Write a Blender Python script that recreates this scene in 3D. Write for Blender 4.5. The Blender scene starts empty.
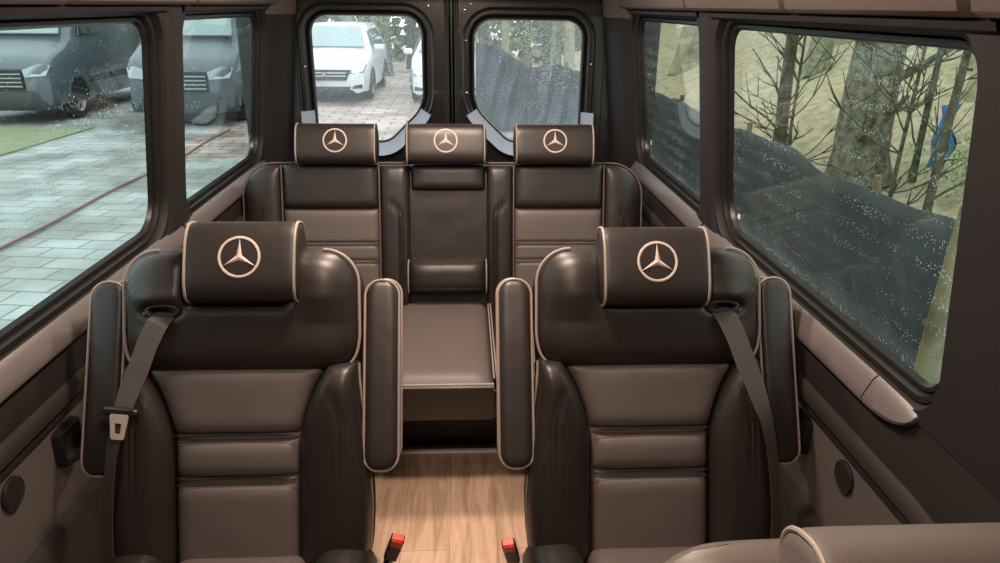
import bpy, math, random
from math import sin, cos, pi, radians, atan2, hypot, exp
from mathutils import Vector, Matrix, noise
random.seed(7)
sc = bpy.context.scene
C = sc.collection

# ------------------------------------------------------------------ helpers
class MB:
    """collects geometry for ONE mesh object"""
    def __init__(s): s.v = []; s.f = []
    def add(s, vs, fs):
        o = len(s.v); s.v += [tuple(p) for p in vs]; s.f += [tuple(i + o for i in f) for f in fs]
    def grid(s, pts, closed_u=False, closed_v=False):
        """pts[i][j] -> quads"""
        n, m = len(pts), len(pts[0]); o = len(s.v)
        for r in pts: s.v += [tuple(p) for p in r]
        for i in range(n if closed_u else n - 1):
            for j in range(m if closed_v else m - 1):
                a, b = i, (i + 1) % n; c, d = j, (j + 1) % m
                s.f.append((o + a * m + c, o + a * m + d, o + b * m + d, o + b * m + c))
    def box(s, x0, x1, y0, y1, z0, z1, M=None):
        vs = [Vector((x, y, z)) for x in (x0, x1) for y in (y0, y1) for z in (z0, z1)]
        if M: vs = [M @ v for v in vs]
        s.add(vs, [(0, 1, 3, 2), (4, 6, 7, 5), (0, 4, 5, 1), (2, 3, 7, 6), (0, 2, 6, 4), (1, 5, 7, 3)])
    def tube(s, pts, r, n=8, closed=False, cap=True):
        P = [Vector(p) for p in pts]; N = len(P); rings = []
        rad = r if hasattr(r, '__len__') else [r] * N
        nrm = None
        for i in range(N):
            if closed: t = P[(i + 1) % N] - P[i - 1]
            else: t = P[min(i + 1, N - 1)] - P[max(i - 1, 0)]
            if t.length < 1e-9: t = Vector((0, 0, 1))
            t.normalize()
            if nrm is None:
                nrm = t.cross(Vector((0, 0, 1)))
                if nrm.length < .1: nrm = t.cross(Vector((1, 0, 0)))
            nrm = (nrm - t * nrm.dot(t))
            if nrm.length < 1e-6: nrm = t.orthogonal()
            nrm.normalize(); b = t.cross(nrm)
            rings.append([P[i] + (nrm * cos(2 * pi * k / n) + b * sin(2 * pi * k / n)) * rad[i] for k in range(n)])
        o = len(s.v)
        s.grid(rings, closed_u=closed, closed_v=True)
        if cap and not closed:
            s.f.append(tuple(o + k for k in range(n))); s.f.append(tuple(o + (N - 1) * n + k for k in range(n))[::-1])
    def build(s, name, mat, parent=None, smooth=True, bevel=0, auto=40, sub=0):
        me = bpy.data.meshes.new(name); me.from_pydata(s.v, [], s.f); me.validate(); me.update()
        import bmesh
        bm = bmesh.new(); bm.from_mesh(me); bmesh.ops.remove_doubles(bm, verts=bm.verts, dist=1e-5)
        bmesh.ops.recalc_face_normals(bm, faces=bm.faces); bm.to_mesh(me); bm.free()
        me.materials.append(mat)
        if smooth:
            me.polygons.foreach_set('use_smooth', [True] * len(me.polygons))
            if auto: me.set_sharp_from_angle(angle=radians(auto))
        o = bpy.data.objects.new(name, me); C.objects.link(o)
        if parent: o.parent = parent
        if bevel:
            b = o.modifiers.new('b', 'BEVEL'); b.width = bevel; b.segments = 3; b.limit_method = 'ANGLE'
        if sub:
            b = o.modifiers.new('s', 'SUBSURF'); b.levels = sub; b.render_levels = sub
        return o

def tag(o, label=None, cat=None, group=None, kind=None):
    if label: o['label'] = label
    if cat: o['category'] = cat
    if group: o['group'] = group
    if kind: o['kind'] = kind
    return o
def empty(name, loc=(0, 0, 0), rz=0):
    o = bpy.data.objects.new(name, None); C.objects.link(o); o.location = loc; o.rotation_euler = (0, 0, rz)
    o.empty_display_size = .1
    return o
def lerp(a, b, t): return a + (b - a) * t
def interp(tab):
    tab = sorted(tab)
    def f(x):
        if x <= tab[0][0]: return tab[0][1]
        for (a, fa), (b, fb) in zip(tab, tab[1:]):
            if x <= b:
                t = (x - a) / (b - a); return lerp(fa, fb, t)
        return tab[-1][1]
    return f
def smooth_interp(tab, h):
    f = interp(tab)
    return lambda x: sum(f(x + d * h) for d in (-1, -.66, -.33, 0, .33, .66, 1)) / 7
def rpoly(pts, rads, n=8):
    """rounded polygon (a,b) CCW list"""
    out = []
    N = len(pts)
    if not hasattr(rads, '__len__'): rads = [rads] * N
    for i in range(N):
        p = Vector(pts[i]); a = Vector(pts[i - 1]); b = Vector(pts[(i + 1) % N]); r = rads[i]
        da = (a - p).normalized(); db = (b - p).normalized()
        ang = da.angle(db); d = r / math.tan(ang / 2)
        d = min(d, (a - p).length * .49, (b - p).length * .49); rr = d * math.tan(ang / 2)
        c = p + (da + db).normalized() * (rr / sin(ang / 2))
        s = p + da * d - c; e = p + db * d - c
        a0 = atan2(s.y, s.x); a1 = atan2(e.y, e.x)
        while a1 < a0 - 1e-9: a1 += 2 * pi
        if a1 - a0 > pi: a1 -= 2 * pi
        for k in range(n + 1):
            t = lerp(a0, a1, k / n); out.append((c.x + rr * cos(t), c.y + rr * sin(t)))
    # resample straight parts a bit
    res = []
    for i, p in enumerate(out):
        q = out[(i + 1) % len(out)]; L = hypot(q[0] - p[0], q[1] - p[1]); m = max(1, int(L / .06))
        for k in range(m):
            if L > 1e-6: res.append((lerp(p[0], q[0], k / m), lerp(p[1], q[1], k / m)))
    return res
def offset(pl, d):
    """offset a CCW outline outward by d"""
    out = []; n = len(pl)
    for i in range(n):
        a, b = pl[i - 1], pl[(i + 1) % n]; tx, ty = b[0] - a[0], b[1] - a[1]; L = hypot(tx, ty) or 1
        out.append((pl[i][0] + ty / L * d, pl[i][1] - tx / L * d))
    return out
def to_rect(pl, a0, a1, b0, b1):
    cx = sum(p[0] for p in pl) / len(pl); cy = sum(p[1] for p in pl) / len(pl); out = []
    for p in pl:
        dx, dy = p[0] - cx, p[1] - cy
        t = min((a1 - cx) / dx if dx > 0 else (a0 - cx) / dx if dx < 0 else 1e9,
                (b1 - cy) / dy if dy > 0 else (b0 - cy) / dy if dy < 0 else 1e9)
        out.append([cx + dx * t, cy + dy * t])
    for ca in (a0, a1):
        for cb in (b0, b1):
            i = min(range(len(out)), key=lambda k: hypot(out[k][0] - ca, out[k][1] - cb)); out[i] = [ca, cb]
    return [tuple(p) for p in out]
def circle(cx, cy, r, n=24): return [(cx + r * cos(2 * pi * k / n), cy + r * sin(2 * pi * k / n)) for k in range(n)]

# ------------------------------------------------------------------ materials
def mat(name, col, rough=.5, metal=0, spec=.5, noise_amt=0, nscale=20, bump=0, bscale=200, col2=None, sheen=0, trans=0, coat=0, emit=None, estr=0):
    m = bpy.data.materials.new(name); m.use_nodes = True; nt = m.node_tree; b = nt.nodes['Principled BSDF']
    b.inputs['Base Color'].default_value = (*col, 1); b.inputs['Roughness'].default_value = rough
    b.inputs['Metallic'].default_value = metal; b.inputs['Specular IOR Level'].default_value = spec
    if sheen: b.inputs['Sheen Weight'].default_value = sheen
    if coat: b.inputs['Coat Weight'].default_value = coat
    if emit: b.inputs['Emission Color'].default_value = (*emit, 1); b.inputs['Emission Strength'].default_value = estr
    tc = nt.nodes.new('ShaderNodeTexCoord')
    if noise_amt or col2:
        n = nt.nodes.new('ShaderNodeTexNoise'); n.inputs['Scale'].default_value = nscale; n.inputs['Detail'].default_value = 6
        nt.links.new(tc.outputs['Object'], n.inputs['Vector'])
        r = nt.nodes.new('ShaderNodeValToRGB'); c2 = col2 or tuple(c * (1 - noise_amt) for c in col)
        r.color_ramp.elements[0].position = .35; r.color_ramp.elements[1].position = .65
        r.color_ramp.elements[0].color = (*c2, 1); r.color_ramp.elements[1].color = (*col, 1)
        nt.links.new(n.outputs['Fac'], r.inputs['Fac']); nt.links.new(r.outputs['Color'], b.inputs['Base Color'])
    if bump:
        n = nt.nodes.new('ShaderNodeTexNoise'); n.inputs['Scale'].default_value = bscale; n.inputs['Detail'].default_value = 4
        nt.links.new(tc.outputs['Object'], n.inputs['Vector'])
        bp = nt.nodes.new('ShaderNodeBump'); bp.inputs['Strength'].default_value = bump; bp.inputs['Distance'].default_value = .002
        nt.links.new(n.outputs['Fac'], bp.inputs['Height']); nt.links.new(bp.outputs['Normal'], b.inputs['Normal'])
    return m
def leather(name, col, rough=.42, perf=False):
    """grained upholstery leather, soft large wrinkles; perf adds fine perforation"""
    m = bpy.data.materials.new(name); m.use_nodes = True; nt = m.node_tree; b = nt.nodes['Principled BSDF']; L = nt.links.new
    b.inputs['Base Color'].default_value = (*col, 1); b.inputs['Roughness'].default_value = rough
    tc = nt.nodes.new('ShaderNodeTexCoord')
    v = nt.nodes.new('ShaderNodeTexVoronoi'); v.inputs['Scale'].default_value = 420; L(tc.outputs['Object'], v.inputs['Vector'])
    n = nt.nodes.new('ShaderNodeTexNoise'); n.inputs['Scale'].default_value = 7; n.inputs['Detail'].default_value = 2; L(tc.outputs['Object'], n.inputs['Vector'])
    b1 = nt.nodes.new('ShaderNodeBump'); b1.inputs['Strength'].default_value = .12; b1.inputs['Distance'].default_value = .001; L(v.outputs['Distance'], b1.inputs['Height'])
    b2 = nt.nodes.new('ShaderNodeBump'); b2.inputs['Strength'].default_value = .22; b2.inputs['Distance'].default_value = .02
    L(n.outputs['Fac'], b2.inputs['Height']); L(b1.outputs['Normal'], b2.inputs['Normal']); L(b2.outputs['Normal'], b.inputs['Normal'])
    if perf:
        p = nt.nodes.new('ShaderNodeTexVoronoi'); p.inputs['Scale'].default_value = 190; p.inputs['Randomness'].default_value = 0; L(tc.outputs['Object'], p.inputs['Vector'])
        r = nt.nodes.new('ShaderNodeValToRGB'); r.color_ramp.elements[0].position = .2; r.color_ramp.elements[1].position = .32
        r.color_ramp.elements[0].color = (*[c * .55 for c in col], 1); r.color_ramp.elements[1].color = (*col, 1)
        L(p.outputs['Distance'], r.inputs['Fac']); L(r.outputs['Color'], b.inputs['Base Color'])
    return m
def glass(name, tint, drops=.5, dscale=150, haze=0.0, cover=None):
    """window pane: clear tinted sheet with a mirror coat, scattered rain drops on its outer face"""
    m = bpy.data.materials.new(name); m.use_nodes = True; nt = m.node_tree; nt.nodes.clear(); L = nt.links.new; N = nt.nodes.new
    out = N('ShaderNodeOutputMaterial'); tr = N('ShaderNodeBsdfTransparent'); tr.inputs['Color'].default_value = (*tint, 1)
    gl = N('ShaderNodeBsdfGlossy'); gl.inputs['Roughness'].default_value = .01; gl.inputs['Color'].default_value = (.85, .9, .9, 1)
    lw = N('ShaderNodeLayerWeight'); pw = N('ShaderNodeMath'); pw.operation = 'POWER'; pw.inputs[1].default_value = 5; L(lw.outputs['Facing'], pw.inputs[0])
    fr = N('ShaderNodeMath'); fr.operation = 'MULTIPLY_ADD'; fr.inputs[1].default_value = .8; fr.inputs[2].default_value = .018; L(pw.outputs[0], fr.inputs[0])
    mx = N('ShaderNodeMixShader'); L(fr.outputs[0], mx.inputs['Fac']); L(tr.outputs[0], mx.inputs[1]); L(gl.outputs[0], mx.inputs[2])
    tc = N('ShaderNodeTexCoord')
    vo = N('ShaderNodeTexVoronoi'); vo.inputs['Scale'].default_value = dscale; L(tc.outputs['Object'], vo.inputs['Vector'])
    sep = N('ShaderNodeSeparateColor'); L(vo.outputs['Color'], sep.inputs[0])
    # radius of each drop is random, many cells are empty
    rad = N('ShaderNodeMath'); rad.operation = 'MULTIPLY_ADD'; rad.inputs[1].default_value = .55; rad.inputs[2].default_value = -.55 * (1 - drops); L(sep.outputs[0], rad.inputs[0])
    big = N('ShaderNodeTexNoise'); big.inputs['Scale'].default_value = 3.5; big.inputs['Detail'].default_value = 3; L(tc.outputs['Object'], big.inputs['Vector'])
    bm = N('ShaderNodeMapRange'); bm.inputs[1].default_value = .35; bm.inputs[2].default_value = .65; bm.inputs[3].default_value = .3; bm.inputs[4].default_value = 1.1; L(big.outputs['Fac'], bm.inputs[0])
    r2 = N('ShaderNodeMath'); r2.operation = 'MULTIPLY'; L(rad.outputs[0], r2.inputs[0]); L(bm.outputs[0], r2.inputs[1])
    lt = N('ShaderNodeMath'); lt.operation = 'LESS_THAN'; L(vo.outputs['Distance'], lt.inputs[0]); L(r2.outputs[0], lt.inputs[1])
    # a drop: part bends the view, part scatters the sky light
    rf = N('ShaderNodeBsdfRefraction'); rf.inputs['IOR'].default_value = 1.33; rf.inputs['Roughness'].default_value = .25; rf.inputs['Color'].default_value = (.9, .95, .95, 1)
    tl = N('ShaderNodeBsdfTranslucent'); tl.inputs['Color'].default_value = (.8, .85, .85, 1)
    tr2 = N('ShaderNodeBsdfTransparent'); tr2.inputs['Color'].default_value = (.62, .66, .66, 1)
    dm = N('ShaderNodeMixShader'); dm.inputs['Fac'].default_value = .4; L(tr2.outputs[0], dm.inputs[1]); L(tl.outputs[0], dm.inputs[2])
    fin = N('ShaderNodeMixShader'); L(lt.outputs[0], fin.inputs['Fac']); L(mx.outputs[0], fin.inputs[1]); L(dm.outputs[0], fin.inputs[2])
    last = fin
    if haze:
        hz = N('ShaderNodeBsdfTranslucent'); hz.inputs['Color'].default_value = (.85, .9, .9, 1)
        hm = N('ShaderNodeMixShader'); hm.inputs['Fac'].default_value = haze; L(fin.outputs[0], hm.inputs[1]); L(hz.outputs[0], hm.inputs[2]); last = hm
    L(last.outputs[0], out.inputs[0])
    return m
M = {}
M['leather'] = leather('dark leather', (.0185, .0135, .0122), .43)
M['leather_centre'] = leather('taupe leather', (.098, .078, .071), .5)
M['leather_plain'] = leather('taupe smooth leather', (.098, .078, .071), .48)
M['leather_grey'] = leather('grey leather', (.098, .082, .073), .5)
M['piping'] = mat('piping', (.25, .20, .17), .5)
M['thread'] = mat('embroidery thread', (.50, .395, .35), .6, bump=.4, bscale=900)
M['stitch'] = mat('stitch groove', (.012, .009, .008), .6)
M['plastic_black'] = mat('black plastic', (.012, .011, .011), .38)
M['plastic_dark'] = mat('dark brown trim plastic', (.016, .013, .0125), .6, spec=.25, bump=.15, bscale=500)
M['pillar'] = mat('pillar trim', (.016, .0138, .0142), .6, spec=.28, bump=.2, bscale=500)
M['ledge'] = mat('taupe trim plastic', (.108, .091, .088), .36, bump=.12, bscale=500)
M['lower'] = mat('lower trim panel', (.088, .075, .070), .6, bump=.2, bscale=400)
M['rail'] = mat('rail plastic', (.030, .025, .023), .65, spec=.22)
M['overhead'] = mat('overhead panel vinyl', (.095, .072, .065), .65, spec=.3, bump=.2, bscale=300)
M['rubber'] = mat('window rubber', (.010, .010, .010), .35)
M['steel_black'] = mat('black painted steel', (.012, .010, .010), .3, coat=.3)
M['lining'] = mat('door lining with sky tint', (.34, .42, .54), .2)  # blue of the sky light painted into the plastic's colour
M['screw'] = mat('bright screw', (.75, .72, .7), .25, metal=1)
M['chrome'] = mat('polished steel', (.75, .75, .76), .18, metal=1)
M['alu'] = mat('aluminium strip', (.85, .90, .95), .3)
M['webbing'] = mat('belt webbing', (.070, .057, .049), .7, bump=.5, bscale=600)
M['red'] = mat('red button plastic', (.75, .05, .03), .35)
M['tongue'] = mat('belt tongue steel', (.50, .42, .37), .3, metal=.2)
M['headliner'] = mat('headliner', (.17, .145, .13), .85)
M['sticker'] = mat('sticker', (.75, .6, .55), .5)
M['lamp'] = mat('lamp diffuser', (.9, .8, .7), .5, emit=(1, .72, .48), estr=6)
M['glass_side'] = glass('tinted window glass', (.80, .86, .84), .58, 150)
M['glass_right'] = glass('tinted window glass right', (.84, .86, .80), .68, 170)
M['glass_rear'] = glass('rear window glass', (.94, .97, .97), .80, 210, haze=.06)

def floor_mat():
    m = bpy.data.materials.new('oak vinyl planks'); m.use_nodes = True; nt = m.node_tree; b = nt.nodes['Principled BSDF']; L = nt.links.new; N = nt.nodes.new
    tc = N('ShaderNodeTexCoord'); mp = N('ShaderNodeMapping'); mp.inputs['Rotation'].default_value = (0, 0, pi / 2); L(tc.outputs['Object'], mp.inputs['Vector'])
    br = N('ShaderNodeTexBrick'); br.inputs['Scale'].default_value = 1; br.inputs['Brick Width'].default_value = .9; br.inputs['Row Height'].default_value = .15
    br.inputs['Mortar Size'].default_value = .0008; br.inputs['Color1'].default_value = (.68, .47, .335, 1); br.inputs['Color2'].default_value = (.60, .405, .285, 1); br.inputs['Mortar'].default_value = (.3, .2, .13, 1)
    L(mp.outputs[0], br.inputs['Vector'])
    mp2 = N('ShaderNodeMapping'); mp2.inputs['Scale'].default_value = (14, 1.6, 1); L(tc.outputs['Object'], mp2.inputs['Vector'])
    n = N('ShaderNodeTexNoise'); n.inputs['Scale'].default_value = 2.2; n.inputs['Detail'].default_value = 8; n.inputs['Distortion'].default_value = 1.2; L(mp2.outputs[0], n.inputs['Vector'])
    r = N('ShaderNodeValToRGB'); r.color_ramp.elements[0].position = .33; r.color_ramp.elements[0].color = (.66, .60, .55, 1); r.color_ramp.elements[1].position = .62; r.color_ramp.elements[1].color = (1, 1, 1, 1)
    L(n.outputs['Fac'], r.inputs['Fac'])
    mx = N('ShaderNodeMix'); mx.data_type = 'RGBA'; mx.blend_type = 'MULTIPLY'; mx.inputs[0].default_value = 1; L(br.outputs['Color'], mx.inputs[6]); L(r.outputs['Color'], mx.inputs[7])
    L(mx.outputs[2], b.inputs['Base Color']); b.inputs['Roughness'].default_value = .42
    return m
M['floor'] = floor_mat()

# ================================================================== VAN SHELL
# x across, y towards the rear doors, z up from the van floor
YF, YR = -.75, 3.42          # inner face of the added daylight-blocking wall behind the camera, inner face of rear doors
def glx(z): return lerp(.877, .810, (z - .96) / .56)          # half width at the glass
def trimx(z): return glx(z) - .042
def struct(o): o['kind'] = 'structure'; return o

b = MB(); b.box(-.95, .95, YF - .05, 3.55, -.06, 0); struct(b.build('floor', M['floor'], smooth=False))
b = MB()
# ceiling: gently arched section
sec = [(-.95, 1.62), (-.74, 1.78), (-.62, 1.90), (-.35, 1.95), (0, 1.965), (.35, 1.95), (.62, 1.90), (.74, 1.78), (.95, 1.62)]
b.grid([[(x, y, z) for x, z in sec] for y in (YF, 1.5, 3.5)]); b.grid([[(x * 1.02, y, z + .05) for x, z in sec] for y in (YF, 1.5, 3.5)])
struct(b.build('ceiling', M['headliner']))
b = MB(); b.box(-.95, .95, YF - .05, YF, 0, 1.96); struct(b.build('wall_front_daylight_block', M['lower'], smooth=False))  # added solid wall, out of view, keeps daylight from flooding in

WINS = [(1.055, 2.10), (2.33, 3.20)]
Z0, Z1 = .96, 1.525
def side(sgn, sname, wn0, gm):
    X = lambda x: sgn * x
    # --- wall with window openings, one mesh
    w = MB()
    cells = [(YF, .96, None), (.96, 2.215, WINS[0]), (2.215, 3.30, WINS[1]), (3.30, 3.46, None)]
    zl, zh = .905, 1.60
    outl = []
    for (a0, a1, wn) in cells:
        if wn is None:
            w.grid([[(X(trimx(z)), y, z) for z in (zl, 1.2, zh)] for y in (a0, a1)])
        else:
            gp = rpoly([(wn[0], Z0), (wn[1], Z0), (wn[1], Z1), (wn[0], Z1)], [.055, .085, .06, .05], 8)
            outl.append(gp)
            rim = offset(gp, .045); ou = to_rect(rim, a0, a1, zl, zh)
            rings = [[(lerp(o[0], r[0], t), lerp(o[1], r[1], t)) for o, r in zip(ou, rim)] for t in (0, .5, 1)]
            pts = [[(X(trimx(z)), y, z) for y, z in R] for R in rings]
            pts.append([(X(trimx(z) + .012), y, z) for y, z in offset(gp, .038)])
            pts.append([(X(glx(z) + .012), y, z) for y, z in offset(gp, .034)])
            w.grid(pts, closed_v=True)
    # outer skin and lower wall so that the shell is closed
    w.grid([[(X(.93), y, z) for z in (0, .5, .90)] for y in (YF, 3.46)])
    w.grid([[(X(.93), y, .90), (X(.845), y, .905)] for y in (YF, 3.46)])
    w.grid([[(X(trimx(1.6)), y, 1.60), (X(.95), y, 1.64)] for y in (YF, 3.46)])
    wall = struct(w.build('wall_' + sname, M['pillar'], auto=35))
    # --- windows
    for k, (wn, gp) in enumerate(zip(WINS, outl)):
        root = empty('window_%d' % (wn0 + k), (0, 0, 0)); struct(root)
        f = MB()     # dark plastic frame ring
        f.grid([[(X(glx(z) - .010), y, z) for y, z in offset(gp, .040)], [(X(glx(z) - .024), y, z) for y, z in offset(gp, .033)],
                [(X(glx(z) - .022), y, z) for y, z in offset(gp, .022)], [(X(glx(z) - .006), y, z) for y, z in offset(gp, .017)],
                [(X(glx(z) + .008), y, z) for y, z in offset(gp, .016)]], closed_v=True)
        f.build('frame', M['plastic_black'], root)
        f = MB()
        f.grid([[(X(glx(z) + .006), y, z) for y, z in offset(gp, .020)], [(X(glx(z) - .010), y, z) for y, z in offset(gp, .014)],
                [(X(glx(z) - .010), y, z) for y, z in offset(gp, .006)], [(X(glx(z) + .002), y, z) for y, z in gp]], closed_v=True)
        f.build('rubber_seal', M['rubber'], root)
        g = MB()
        for dx in (0, .005):
            o = len(g.v); P = offset(gp, .006); g.v += [(X(glx(z) + dx), y, z) for y, z in P]; g.f.append(tuple(range(o, o + len(P))))
        n = len(P); g.f += [(i, (i + 1) % n, n + (i + 1) % n, n + i) for i in range(n)]
        g.build('pane', gm, root, smooth=False)
    # --- window ledge: long sloped sill with a rounded front end
    for (ya, yb) in ((1.19, 2.235), (2.25, 3.30)):
        l = MB(); prof = [(.842, .928), (.833, .918), (.822, .893), (.817, .880), (.820, .871), (.842, .866)]
        l.grid([[(X(x), y, z) for x, z in prof] for y in (ya + .0015, (ya + yb) / 2, yb - .0015)])
        for ye in (ya + .0015, yb - .0015):
            o = len(l.v); l.v += [(X(x), ye, z) for x, z in prof]; l.f.append(tuple(range(o, o + len(prof))))
        l.build('window_ledge', M['ledge'], wall)
    l = MB(); rows = []
    for i in range(9):    # rounded end cap, shrinks towards the top rear
        t = i / 8; y = 1.1875 - .135 * sin(t * pi / 2); k = cos(t * pi / 2) ** .8 if t < 1 else 0
        rows.append([(X(lerp(.842, x, k ** .5)), y, lerp(.920, z, k)) for x, z in prof])
    l.grid(rows); l.build('ledge_end_cap', M['ledge'], wall)
    # --- belt band, rail, lower panel
    l = MB(); l.grid([[(X(x), y, z) for x, z in [(.8458, .906), (.8425, .88), (.838, .85), (.832, .80), (.835, .72)]] for y in (YF, 1.0, 2.2, 3.38)])
    l.build('belt_panel', M['plastic_dark'], wall)
    l = MB(); pr = [(.838, .790), (.829, .788), (.823, .780), (.821, .764), (.824, .748), (.833, .741), (.842, .739)]
    rows = []
    for y in [3.38, 3.0, 2.0, 1.6, 1.3, 1.1, 1.0]: rows.append([(X(x), y, z) for x, z in pr])
    for i in range(1, 9):     # the rail sweeps down to the floor in front
        t = i / 8; a = t * pi / 2
        rows.append([(X(x), 1.0 - .24 * sin(a) - (z - .765) * sin(a) * 1.0, .765 - .30 * (1 - cos(a)) + (z - .765) * cos(a) + 0) for x, z in pr])
    rows.append([(X(x), .74 - (z - .765) * 1.0, .02) for x, z in pr])
    l.grid(rows); l.build('trim_rail', M['rail'], wall)
    l = MB(); l.grid([[(X(x), y, z) for x, z in [(.845, .74), (.85, .60), (.85, .50)]] for y in (.74, 1.5, 2.4, 3.38)])
    l.build('lower_panel', M['lower'], wall)
    l = MB(); l.grid([[(X(x), y, z) for x, z in [(.85, .503), (.835, .500), (.825, .485), (.82, .0)]] for y in (YF, 1.5, 2.4, 3.38)])
    l.build('kick_panel', M['rail'], wall)
    l = MB(); l.grid([[(X(x), y, z) for x, z in [(.84, .74), (.84, .5)]] for y in (YF, .76)])
    l.build('front_lower_panel', M['plastic_dark'], wall)
    # --- overhead panels, one per bay, with the dark blind rail beneath
    for (ya, yb) in ((YF, .995), (1.005, 1.585), (1.595, 2.30), (2.31, 3.32)):
        l = MB(); ph = [(.752, 1.578), (.738, 1.572), (.722, 1.580), (.715, 1.600), (.71, 1.66), (.70, 1.80), (.72, 1.83)]
        ys = (ya, ya + .01, yb - .01, yb); ins = (.014, 0, 0, .014)
        l.grid([[(X(x + i), y, z) for x, z in ph] for y, i in zip(ys, ins)])
        l.build('overhead_panel', M['overhead'], wall)
    l = MB(); pr2 = [(.80, 1.545), (.772, 1.548), (.752, 1.556), (.748, 1.566), (.76, 1.580)]
    l.grid([[(X(x), y, z) for x, z in pr2] for y in (.97, 1.6, 2.16)])
    l.build('blind_rail', M['plastic_dark'], wall); l = MB()
    l.grid([[(X(x), y, z) for x, z in pr2] for y in (2.27, 3.0, 3.28)])
    l.build('blind_rail', M['plastic_dark'], wall)
    # --- rear pillar between side window and door
    p = MB(); rows = []
    for z in (0, .5, .95, 1.2, 1.53, 1.96):
        hw = interp([(0, .86), (.95, .838), (1.6, .765), (1.96, .70)])(z)
        rows.append([(X(hw + .03), 3.235, z), (X(hw - .012), 3.25, z), (X(hw - .045), 3.30, z), (X(hw - .075), 3.36, z), (X(hw - .082), 3.41, z), (X(hw - .082), 3.45, z)])
    p.grid(rows); struct(p.build('trim_%d' % (1 if sgn < 0 else 2), M['pillar']))
    p = MB(); rows = []
    for z in (1.535, 1.56, 1.7, 1.9):
        hw = interp([(0, .86), (.95, .838), (1.6, .765), (1.96, .70)])(z)
        rows.append([(X(hw + .02), 3.228, z), (X(hw - .018), 3.243, z), (X(hw - .052), 3.295, z), (X(hw - .082), 3.355, z), (X(hw - .09), 3.41, z), (X(hw - .09), 3.43, z)])
    p.grid(rows); p.build('upper_pillar_cover', M['overhead'], wall)
    # centre pillar raised cover between the two windows
    p = MB(); rows = []
    for z in [.926, .94, .955, .97, .99, 1.01, 1.04, 1.1, 1.25, 1.4, 1.5, 1.57]:
        fl = .03 * max(0, (1.03 - z) / .1) ** 2 if z < 1.03 else 0
        rows.append([(X(trimx(z) + .002), 2.150 - fl, z), (X(trimx(z) - .006), 2.160 - fl, z), (X(trimx(z) - .010), 2.175 - fl * .5, z), (X(trimx(z) - .010), 2.255 + fl * .5, z), (X(trimx(z) - .006), 2.270 + fl, z), (X(trimx(z) + .002), 2.280 + fl, z)])
    p.grid(rows); p.build('centre_pillar_cover', M['pillar'], wall)
    # small things on the wall
    r = empty('speaker', (X(.8485), 1.232, .665))
    s = MB(); s.grid([[(X(-dx), ro * cos(a), ro * sin(a)) for a in [2 * pi * i / 32 for i in range(32)]] for dx, ro in ((0, .036), (.006, .035), (.008, .032), (.006, .029))], closed_v=True)
    s.build('rim', M['plastic_black'], r)
    s = MB(); rr = [[(X(-.0062 - .001 * (k % 2)), ro * cos(a), ro * sin(a)) for a in [2 * pi * i / 32 for i in range(32)]] for k, ro in enumerate([.030, .027, .024, .021, .018, .015, .012, .009, .006, .003, .0002])]
    s.grid(rr, closed_v=True); s.build('grille', M['plastic_dark'], r)
    tag(r, 'round dark speaker set in the %s wall lower panel' % sname, 'speaker', 'round speakers in the side panels')
    r = empty('cup_holder', (X(.845), 1.43, .655))
    s = MB(); ring = rpoly([(-.045, -.045), (.045, -.045), (.045, .045), (-.045, .045)], .012, 4)
    s.grid([[(X(0), a, c) for a, c in ring], [(X(-.018), a, c) for a, c in offset(ring, -.002)], [(X(-.018), a, c) for a, c in offset(ring, -.010)], [(X(-.002), a, c) for a, c in offset(ring, -.012)]], closed_v=True)
    o = len(s.v); q = offset(ring, -.012); s.v += [(X(-.002), a, c) for a, c in q]; s.f.append(tuple(range(o, o + len(q))))
    s.build('mounting_plate', M['plastic_black'], r)
    s = MB(); s.tube([(X(-.018 - .018 * sin(t)), .04 * cos(t), -.03) for t in [pi * i / 14 for i in range(15)]], .005, 8)
    s.build('holder_arm', M['plastic_black'], r)
    tag(r, 'black folding cup holder on the %s wall beside the captain chair' % sname, 'cup holder', 'cup holders on the side panels')
    return wall
wl = side(-1, 'left', 1, M['glass_side'])
wr = side(1, 'right', 3, M['glass_right'])
# stickers
for (x, y, z, s_, lab) in ((1, 2.045, 1.00, (.009, .007), 'small pale sticker in the lower corner of the large right window'),
                       (1, 3.12, 1.03, (.007, .010), 'tiny white sticker in the lower corner of the small right rear window'),
                       (-1, 3.13, 1.03, (.007, .010), 'tiny white sticker in the lower corner of the small left rear window')):
    m = MB(); xx = x * (glx(z) - .0012)
    m.box(min(xx, xx + .0008), max(xx, xx + .0008), y - s_[0], y + s_[0], z - s_[1], z + s_[1])
    tag(m.build('sticker', M['sticker'], smooth=False), lab, 'sticker')

# --- rear: header, doors
hb = MB()
hb.box(-.95, .95, 3.40, 3.48, 1.70, 1.98)
for s_ in (-1, 1): hb.box(min(s_ * .70, s_ * .95), max(s_ * .70, s_ * .95), 3.44, 3.50, -.02, 1.98)
struct(hb.build('wall_back', M['steel_black'], smooth=False))
hb = MB(); pr = [(3.36, 1.70), (3.345, 1.66), (3.35, 1.625), (3.38, 1.612), (3.42, 1.612)]
hb.grid([[(x, y, z) for y, z in pr] for x in (-.70, .70)]); struct(hb.build('trim_3', M['overhead']))

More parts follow.
